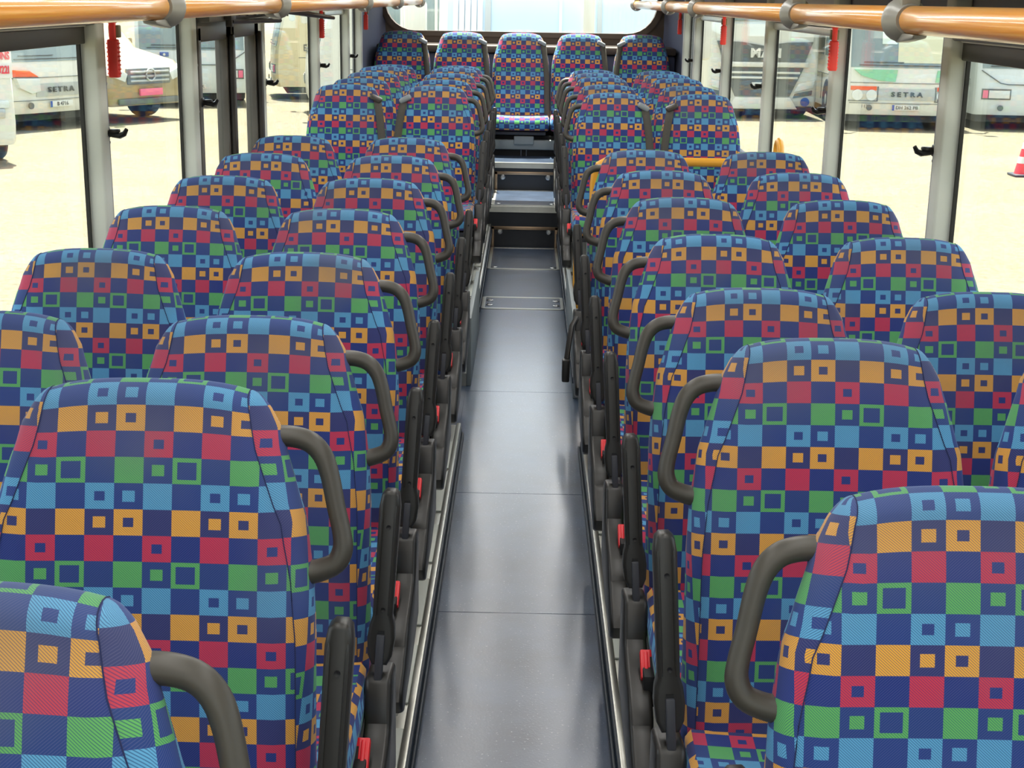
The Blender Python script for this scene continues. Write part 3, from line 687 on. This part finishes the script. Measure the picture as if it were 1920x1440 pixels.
for y, z in ((.42, 1.55), (.5, 1.552), (.58, 1.55)):
    MB().lathe([(.008, -.012), (.008, .012)], Matrix.Translation((.142, y, z)), 10).build('bolt', STEEL, t)
# ------------------------------------------------------------------ yellow guard rail by the wheelchair bay, right
t = thing('guard_rail', 'yellow tubular guard rail crossing behind the seventh right row', 'rail', (0, 6.75, 0))
m = MB(); m.tube([(.325, 0, .06), (.325, 0, .78), (.33, 0, .83), (.345, 0, .865), (.38, 0, .885), (.48, 0, .888), (1.12, 0, .888)], .021, 12); m.build('tube', YEL, t)
m = MB(); m.box((.318, -.008, .14), (.332, .5, .62), .006); m.build('screen_panel', SIDEP, t); 
m = MB(); m.box((.235, -.05, .14), (.265, -.03, .58), .004); m.build('strap_panel', YEL, t)
t = thing('grab_loop', 'yellow grab loop standing beside the right window sill', 'handle', (1.125, 6.35, .78))
m = MB(); m.tube([(0, 0, 0), (0, 0, .20)] + [(.0, .045-.045*math.cos(R(a)), .20+.045*math.sin(R(a))) for a in (30, 60, 90, 120, 150)] + [(0, .09, .20), (0, .09, 0)], .017, 12, up=(1, 0, 0)); m.build('loop_tube', YEL, t)
MB().box((-.03, -.03, -.01), (.03, .12, .012), .006).build('base_plate', YEL, t)
t = thing('cctv_camera', 'small black camera under the roof at the right of the rear window', 'camera', (.74, 10.9, 1.66))
MB().box((-.03, -.02, .02), (.08, .04, .06), .01).build('bracket', PILLARD, t); MB().box((-.055, -.03, -.02), (-.015, .03, .03), .008).build('camera_body', HOOKM, t)

# ------------------------------------------------------------------ outside
ZG = -.91
def ground_mat():
    m = bpy.data.materials.new('pale_gravel_asphalt'); m.use_nodes = True
    n = m.node_tree.nodes; l = m.node_tree.links; b = n['Principled BSDF']; b.inputs['Roughness'].default_value = .95; b.inputs['Specular IOR Level'].default_value = .1
    tc = n.new('ShaderNodeTexCoord'); a = n.new('ShaderNodeTexNoise'); a.inputs['Scale'].default_value = 14; a.inputs['Detail'].default_value = 8; a.inputs['Roughness'].default_value = .75
    c = n.new('ShaderNodeTexNoise'); c.inputs['Scale'].default_value = .5; c.inputs['Detail'].default_value = 3
    l.new(tc.outputs['Object'], a.inputs['Vector']); l.new(tc.outputs['Object'], c.inputs['Vector'])
    r = n.new('ShaderNodeValToRGB'); r.color_ramp.elements[0].position = .32; r.color_ramp.elements[0].color = (.118, .106, .070, 1); r.color_ramp.elements[1].position = .55; r.color_ramp.elements[1].color = (.185, .170, .120, 1)
    l.new(a.outputs['Fac'], r.inputs[0]); mx = n.new('ShaderNodeMix'); mx.data_type = 'RGBA'; mx.blend_type = 'MULTIPLY'; mx.inputs[0].default_value = .35
    r2 = n.new('ShaderNodeValToRGB'); r2.color_ramp.elements[0].color = (.75, .72, .66, 1); r2.color_ramp.elements[0].position = .3; r2.color_ramp.elements[1].position = .6
    l.new(c.outputs['Fac'], r2.inputs[0]); l.new(r.outputs[0], mx.inputs[6]); l.new(r2.outputs[0], mx.inputs[7]); l.new(mx.outputs[2], b.inputs['Base Color'])
    return m
struct(MB().box((-90, -40, ZG-.1), (90, 160, ZG)).build('ground', ground_mat()), 'pale sunlit gravel yard')
WHITEP = mat('white_coach_paint', srgb(214, 216, 206), .35, coat=.3); CREAMP = mat('cream_coach_paint', srgb(218, 206, 168), .4, coat=.2); BLUEW = mat('cool_white_paint', srgb(206, 216, 216), .35, coat=.3)
SILV = mat('silver_panel', srgb(176, 182, 180), .35, metal=.3); LAMP = mat('headlamp_glass', srgb(206, 214, 210), .12, spec=.8); AMB = mat('amber_lamp', srgb(226, 96, 38), .3); LINE = mat('panel_gap', srgb(92, 100, 98), .6); TYRE = mat('tyre', srgb(44, 46, 48), .8); GREENP = mat('green_livery', srgb(134, 196, 158), .4); INK = mat('dark_lettering', srgb(70, 74, 72), .5); PLATE = mat('number_plate', srgb(208, 212, 204), .5); BLUEB = mat('blue_badge', srgb(40, 80, 160), .5); PINK = mat('pink_plate', srgb(226, 110, 140), .5); DGLASS = mat('dark_coach_glass', srgb(104, 116, 112), .05, spec=.9, noise=.3, nscale=1.5); DARKG = mat('dark_grille', srgb(96, 102, 100), .5)
REDT = mat('red_lettering', srgb(220, 50, 70), .5); UNDER = mat('underbody_dark', srgb(56, 60, 62), .8)
PROF = [(.02, .32), (-.03, .45), (-.05, .75), (-.02, 1.25), (.12, 1.9), (.36, 2.75), (.62, 3.12)]
def wheel(t, x, y, r=.48, up=0):
    M = Matrix.Translation((x, y, r+up)) @ Matrix.Rotation(R(90), 4, 'Y')
    w_ = MB().lathe([(r*.5, -.14), (r*.9, -.14), (r, -.1), (r, .1), (r*.9, .14), (r*.5, .14)], M, 24).build('wheel', TYRE, t); MB().lathe([(r*.1, -.15), (r*.55, -.12), (r*.55, .12), (r*.1, .15)], M, 18).build('hub', SILV, w_)
def frontface(m, x0, x1, z0, z1, off=.012, n=6, th=.02):
    """a thin shell following the raked coach front"""
    def py(z):
        for (a, c), (d, e) in zip(PROF, PROF[1:]):
            if z <= e: return a+(d-a)*(z-c)/(e-c) if z >= c else a
        return PROF[-1][0]
    zs = [z0+(z1-z0)*k/n for k in range(n+1)]; xs = [x0+(x1-x0)*k/n for k in range(n+1)]
    def cy(x): return .10*(abs(x)/1.25)**3
    A = [[(x, py(z)+cy(x)-off, z) for x in xs] for z in zs]
    m.grid(A); B = [[(x, py(z)+cy(x)-off+th, z) for x in xs] for z in zs]; m.grid(B, flip=True)
    for q in (0, n): m.grid([A[q], B[q]]); m.grid([[r_[q] for r_ in A], [r_[q] for r_ in B]])
    bmesh.ops.recalc_face_normals(m.b, faces=m.b.faces); return py
def coach(lab, loc, rz, paint, L_=11.5, glass_m=None, wz=1.28, letter=None, plate=None, lamp='round', swoosh=False, badge=None, side_text=None, emblem=False, gapline=False):
    glass_m = glass_m or CGLASS
    t = thing('parked_coach', lab, 'bus', loc, rz, 'coaches parked in the yard')
    m = MB(); n = 12; rows = []
    full = PROF+[(1.2, 3.2), (L_-.3, 3.2), (L_, 2.9), (L_, .32)]
    xs = [-1.25, -1.2, -1.0, -.6, 0, .6, 1.0, 1.2, 1.25]
    rows = []
    for (y, z) in full:
        rows.append([(x, y+(.10*(abs(x)/1.25)**3+(.04 if abs(x) > 1.22 else 0) if y < 1 else 0), z-(.10*max(0, (abs(x)-1.0)/.25)**2 if z > 3 else 0)) for x in xs])
    m.grid(rows)
    for q in (0, len(xs)-1):
        m.b.faces.new([m.b.verts.new(r_[q]) for r_ in rows])
    bmesh.ops.remove_doubles(m.b, verts=m.b.verts, dist=1e-4); m.b.faces.new  # closed skin
    bmesh.ops.recalc_face_normals(m.b, faces=m.b.faces)
    m.build('body', paint, t, ang=40)
    m = MB(); m.box((-1.15, .3, .16), (1.15, L_-.3, .34)); m.build('underbody', UNDER, t)
    m = MB(); frontface(m, -1.16, 1.16, wz, 2.82); m.build('windscreen', glass_m, t)
    m = MB(); frontface(m, -1.0, .9, wz+.04, wz+.055, .03, 6, .015); frontface(m, -.9, -.1, wz+.10, wz+.115, .035, 6, .015); m.build('wiper', INK, t)
    for s in (-1, 1):
        m = MB(); m.box((s*1.25-.012, 1.1, 1.42), (s*1.25+.012, L_-.5, 2.65), .01); f = m.build('side_window', glass_m, t)
        m = MB()
        for k in range(1, 6): m.box((s*1.25-.016, 1.1+k*(L_-1.6)/6-.03, 1.42), (s*1.25+.016, 1.1+k*(L_-1.6)/6+.03, 2.65)); 
        m.build('window_divider', paint, f)
        m = MB(); m.box((s*1.25-.006, .6, 1.02), (s*1.25+.006, L_-.2, 1.035)); 
        for k in range(5): m.box((s*1.25-.006, 1.0+k*2, .45), (s*1.25+.006, 1.01+k*2, 1.03))
        m.build('panel_line', LINE, t)
        for y in (2.3, L_-3): wheel(t, s*1.12, y)
        # lamps
        if lamp == 'round':
            m = MB(); frontface(m, *sorted((s*.62, s*1.14)), .82, .90, .02, 4); m.build('turn_signal', AMB, t)
            for q in (.72, 1.0): MB().lathe([(0, 0), (.105, 0), (.115, .03), (.105, .05)], Matrix.Translation((s*q, -.06+.1*(q/1.25)**3, .72)) @ Matrix.Rotation(R(90), 4, 'X'), 18).build('headlight', LAMP, t)
            m = MB(); frontface(m, *sorted((s*.58, s*1.17)), .595, .61, .02, 3); frontface(m, *sorted((s*.58, s*.60)), .6, .9, .02, 3); m.build('lamp_surround', LINE, t)
        elif lamp == 'slant':
            m = MB(); m.prism([(s*.5, .98), (s*.72, 1.10), (s*1.05, 1.12), (s*1.08, 1.0)], 'y', -.07, .1, .02); m.build('turn_signal', AMB, t)
            m = MB(); m.prism([(s*.5, .96), (s*1.06, .98), (s*.98, .8), (s*.7, .68), (s*.48, .72)], 'y', -.075, .1, .02); m.build('headlight', LAMP, t)
        else:
            m = MB(); frontface(m, *sorted((s*.55, s*1.14)), .64, .86, .018, 4); m.build('lamp_surround', LINE, t)
            m = MB(); frontface(m, *sorted((s*.58, s*1.0)), .67, .83, .035, 4); m.build('headlight', LAMP, t)
            m = MB(); frontface(m, *sorted((s*1.02, s*1.12)), .67, .83, .035, 4); m.build('turn_signal', PINK, t)
        MB().lathe([(0, 0), (.06, 0), (.06, .03)], Matrix.Translation((s*.75, -.055, .47)) @ Matrix.Rotation(R(90), 4, 'X'), 12).build('fog_lamp', LINE, t)
        m = MB(); m.tube([(s*1.2, .3, 2.75), (s*1.42, -.15, 2.7), (s*1.45, -.2, 2.5)], .03, 8); m.box((s*1.46-.12, -.28, 1.95), (s*1.46+.12, -.16, 2.5), .05); m.build('mirror', paint, t)
    if gapline:
        m = MB()
        for s in (-1, 1): m.tube([(s*1.18, .04, 1.24), (s*.78, -.035, .98), (s*.62, -.05, .955), (0, -.055, .955)], .012, 6)
        m.build('panel_gap', LINE, t)
    if lamp != 'slim':
        m = MB(); frontface(m, -.58, .58, .62, .86, .014, 4); m.build('grille_panel', SILV, t)
        m = MB(); frontface(m, -1.15, 1.15, .965, .975, .013, 6); frontface(m, -1.15, 1.15, .555, .563, .016, 6); m.build('panel_gap', LINE, t)
    if letter: text('lettering', letter, .13, INK, t, (0, -.085, .74), spacing=1.55, bold=.004, sx=1.25)
    if plate:
        MB().box((-.28, -.075, .42), (.28, -.055, .53), .004).build('number_plate', PLATE, t); MB().box((-.28, -.079, .42), (-.235, -.07, .53)).build('plate_band', BLUEB, t); text('plate_lettering', plate, .10, INK, t, (.02, -.082, .475), depth=.003)
    if swoosh:
        m = MB(); m.prism([(-1.1, 1.24), (-.95, 1.12), (-.6, 1.02), (-.25, 1.0), (-.22, 1.24)], 'y', -.06, .06); m.prism([(.60, 1.24), (.57, 1.0), (1.12, 1.0), (1.16, 1.24)], 'y', -.045, .06); m.build('livery_patch', GREENP, t)
        text('fleet_number', '113', .1, INK, t, (-.85, -.075, .49), depth=.003)
        m = MB(); frontface(m, -.22, 1.14, wz+.1, 2.8, .02, 6); m.build('sun_blind', mat('cream_blind', srgb(206, 208, 178), .6), t)
        m = MB(); frontface(m, -.55, -.25, 1.75, 2.2, .03, 3); m.build('paper_notice', mat('paper', srgb(206, 222, 212), .7), t)
    if badge:
        MB().box((badge-.1, -.075, 1.13), (badge+.1, -.05, 1.23), .01).build('badge', BLUEB, t); MB().lathe([(0, 0), (.03, 0), (.03, .01)], Matrix.Translation((badge, -.075, 1.18)) @ Matrix.Rotation(R(90), 4, 'X'), 10).build('badge_sign', WHITEP, t)
    if emblem:
        m = MB(); m.tube([(.12*math.cos(R(a)), -.08, .80+.12*math.sin(R(a))) for a in range(0, 360, 20)], .014, 6, closed=True); m.build('emblem', LINE, t)
    if side_text:
        text('side_lettering', side_text, .22, INK, t, (1.262, .95, 1.26), rot=(R(90), 0, R(90)), depth=.004, bold=.004, sx=.7)
    return t
def at(px, dist): return (px-979)/2663*dist*.972
# left row
coach('white coach angled at the left edge with orange tipped headlamp', (at(88, 27.2), 27.2, ZG), R(62), WHITEP, letter='SETRA', lamp='slant', wz=1.26, plate='B 4716')
coach('pale cool white coach seen through the left door, disc sticker on its nose', (at(346, 33), 33, ZG), R(14), BLUEW, lamp='slim', gapline=True, badge=-.62, emblem=True, plate='W 527 GK')
coach('tan coach showing its long side behind the left door', (at(497, 37), 37, ZG), R(-78), CREAMP, L_=7.5, lamp='slim', side_text='EVNET', wz=1.3)
coach('white coach with a grey window near the left rear corner', (at(566, 31.5), 31.5, ZG), R(-76), WHITEP, L_=6.0, lamp='slim', wz=1.3)
# right row
coach('white coach with green patches seen through the right window', (at(1694, 30), 30, ZG), R(-2), WHITEP, letter='SETRA', plate='DH 262 PB', swoosh=True)
coach('cool white coach at the right edge behind the traffic cone', (at(1940, 30.5), 30.5, ZG), R(-2), BLUEW, lamp='slim', gapline=True)
# behind the rear window
coach('white coach with sky reflection coloured into its windscreen close behind the rear window', (.3, 15.2, ZG), 0, WHITEP, L_=10, glass_m=mat('sky_reflection_glass', srgb(190, 216, 232), .12, spec=.8, noise=.1, nscale=1.2), lamp='slim', wz=1.4)  # pale blue base colour stands in for sky reflected in the windscreen
cb = bpy.data.objects['parked_coach.006'] if 'parked_coach.006' in bpy.data.objects else None
if cb:
    m = MB(); frontface(m, .02, .05, 1.42, 2.82, .03, 4); m.build('windscreen_post', WHITEP, cb)
    m = MB(); frontface(m, -.76, -.70, 1.42, 2.82, .028, 4); m.build('windscreen_post', SILV, cb)
    m = MB(); frontface(m, .42, .47, 1.42, 2.82, .028, 4); m.build('windscreen_post', SILV, cb)
    for k in range(5):
        m = MB(); frontface(m, -1.10+.065*k, -1.045+.065*k, 1.42, 2.82, .022+.004*(k % 2), 4); m.build('curtain', mat('pale_curtain', srgb(206, 208, 210), .8), cb)
    m = MB(); m.prism(rrect(.26, .38, 2.1, 2.7, .05, 4), 'y', -.12, -.04, .015); m.build('windscreen_mirror', WHITEP, cb)  # white rounded mirror in front of the windscreen
# truck
t = thing('truck', 'white heavy truck facing the camera through the right windows', 'truck', (at(1422, 32.6), 32.6, ZG-.28), R(3))
m = MB(); m.prism([(.05, .5), (-.02, .7), (0, 1.6), (.12, 2.9), (.5, 3.3), (2.2, 3.3), (2.2, .5)], 'x', -1.25, 1.25, .10, 3); m.build('cab', WHITEP, t)
m = MB(); m.prism([(-1.06, 1.72), (-1.12, 2.35), (1.12, 2.35), (1.06, 1.72)], 'y', -.02, .2); m.build('upper_band', WHITEP, t)
m = MB(); m.prism([(-1.1, 2.42), (-1.02, 3.0), (1.02, 3.0), (1.1, 2.42)], 'y', .03, .3); m.build('windscreen', CGLASS, t)
m = MB(); m.prism([(-1.08, 1.98), (-.92, 1.55), (.92, 1.55), (1.08, 1.98), (.5, 1.96), (0, 1.88), (-.5, 1.96)], 'y', -.06, .1); m.build('grille_upper', DARKG, t)
text('lettering', 'MAN', .27, WHITEP, t, (.02, -.085, 1.72), bold=.012, depth=.02, spacing=1.12, sx=1.1)
m = MB(); m.prism([(-.9, 1.40), (-.62, .78), (.62, .78), (.9, 1.40)], 'y', -.05, .1); m.build('grille_lower', DARKG, t)
for z in (1.30, 1.19): MB().box((-.82+(1.30-z)*.4, -.09, z-.025), (.82-(1.30-z)*.4, -.04, z+.025), .01).build('grille_bar', WHITEP, t)
m = MB(); m.box((-1.0, -.09, 1.42), (1.0, -.03, 1.53), .015); m.build('bumper_strip', WHITEP, t)
m = MB(); m.prism([(-.8, .5), (-.62, .76), (.62, .76), (.8, .5)], 'y', -.12, .1, .02); m.build('bumper', WHITEP, t)
MB().box((-.26, -.1, .98), (.26, -.06, 1.09), .005).build('number_plate', PLATE, t)
m = MB(); m.box((-1.15, .0, .46), (1.15, 2.0, .56)); m.build('underbody', UNDER, t)
for s in (-1, 1):
    m = MB(); m.prism([(s*.74, .88), (s*1.15, .98), (s*1.17, 1.14), (s*.8, 1.06)], 'y', -.06, .1, .01); m.build('headlight', LAMP, t)
    m = MB(); m.prism([(s*.70, .74), (s*1.12, .82), (s*1.13, .92), (s*.74, .84)], 'y', -.055, .1, .01); m.build('fog_lamp', LINE, t)
    if s < 0: m = MB(); m.tube([(s*1.2, .1, 2.6), (s*1.45, -.15, 2.55)], .03, 8); m.box((s*1.5-.12, -.3, 1.95), (s*1.5+.12, -.16, 2.6), .05); m.build('mirror', WHITEP, t)
    wheel(t, s*1.08, 1.0, .5, .28)
MB().lathe([(0, 0), (.1, 0), (.1, .012)], Matrix.Translation((.98, -.03, .66)) @ Matrix.Rotation(R(90), 4, 'X'), 20).build('badge', BLUEB, t)
m = MB(); m.box((-1.24, 2.3, .9), (1.24, 9, 3.6), .03); m.build('cargo_box', CREAMP, t)
for s in (-1, 1): wheel(t, s*1.0, 6.5, .5, .28)
# beige estate van by the left pillar
BEIGE = mat('beige_car_paint', srgb(150, 136, 98), .3, coat=.5)
t = thing('van', 'beige passenger van parked nose right beside the left pillar', 'car', (at(256, 29), 29, ZG), R(60)); t.scale = (1.18, 1.18, 1.22)
m = MB(); m.prism([(.0, .28), (-.08, .5), (-.04, .82), (.15, .98), (1.05, 1.16), (1.75, 1.78), (2.2, 1.88), (4.6, 1.85), (4.85, 1.2), (4.9, .3)], 'x', -.92, .92, .12, 4); m.build('body', BEIGE, t)
m = MB(); m.prism([(1.12, 1.22), (1.72, 1.74), (1.76, 1.72), (1.18, 1.19)], 'x', -.72, .72); m.build('windscreen', DGLASS, t)
for s in (-1, 1):
    m = MB(); m.prism([(1.5, 1.22), (1.95, 1.7), (4.4, 1.7), (4.6, 1.22)], 'x', s*.92-.01, s*.92+.01); m.build('side_window', DGLASS, t)
    m = MB(); m.prism([(s*.48, .80), (s*.84, .92), (s*.9, .78), (s*.55, .66)], 'y', -.09, .25, .03); hl = m.build('headlight', LAMP, t)
    for y in (.95, 3.9): wheel(t, s*.86, y, .36)
    m = MB(); m.box((s*.98-.06, 1.3, 1.15), (s*.98+.06, 1.42, 1.32), .04); m.build('mirror', BEIGE, t)
m = MB()
for k in range(3): m.box((-.45, -.11, .66+k*.07), (.45, -.03, .695+k*.07), .01)
m.build('grille', SILV, t); MB().box((-.5, -.09, .62), (.5, -.02, .88), .02).build('grille_recess', DARKG, t)
m = MB(); m.tube([(.1*math.cos(R(a)), -.12, .77+.1*math.sin(R(a))) for a in range(0, 360, 30)], .015, 6, closed=True); m.build('emblem', SILV, t)
MB().box((-.26, -.13, .44), (.26, -.09, .55), .005).build('number_plate', PINK, t); MB().box((-.7, -.08, .3), (.7, -.03, .4), .02).build('lower_grille', DARKG, t)
# sign board at the far left edge and its vehicle
t = thing('van', 'white van at the far left edge carrying a board with red letters', 'car', (at(-72, 21), 21, ZG), R(36), None)
m = MB(); m.prism([(0, .3), (-.06, .6), (0, 1.36), (.5, 1.4), (.9, 2.2), (4.4, 2.25), (4.6, .3)], 'x', -.62, .57, .1, 3); m.build('body', WHITEP, t)
MB().box((-.4, -.09, .7), (.4, -.04, .84), .02).build('grille', SILV, t)
for s in (-.58, .46): wheel(t, s, .9, .34); MB().box((s*.8-.1, -.08, .84), (s*.8+.1, .0, .95), .02).build('headlight', LAMP, t)
m = MB(); m.box((-.55, -.02, 1.27), (.56, .02, 1.69), .01); m.build('sign_board', mat('board_white', srgb(222, 222, 216), .5), t)
text('lettering', 'DUNS', .155, REDT, t, (.40, -.03, 1.59), bold=.004, sx=.62, depth=.004); text('lettering', 'IU22I', .155, REDT, t, (.41, -.03, 1.39), bold=.004, sx=.62, depth=.004)
# cone
t = thing('traffic_cone', 'red and white traffic cone on the gravel at the right edge', 'cone', (7.72, 22.2, ZG))
MB().box((-.2, -.2, 0), (.2, .2, .04), .02).build('base', RUBBER, t)
MB().lathe([(.15, .04), (.03, .62), (.025, .63)], None, 20).build('cone_body', mat('cone_red', srgb(224, 54, 66), .5), t)
for a, c in ((.2, .30), (.42, .52)):
    f = lambda h: .15-.12*(h-.04)/.58+.003
    MB().lathe([(f(a)-.006, a), (f(a), a), (f(c), c), (f(c)-.006, c)], None, 20).build('white_band', WHITEP, t)
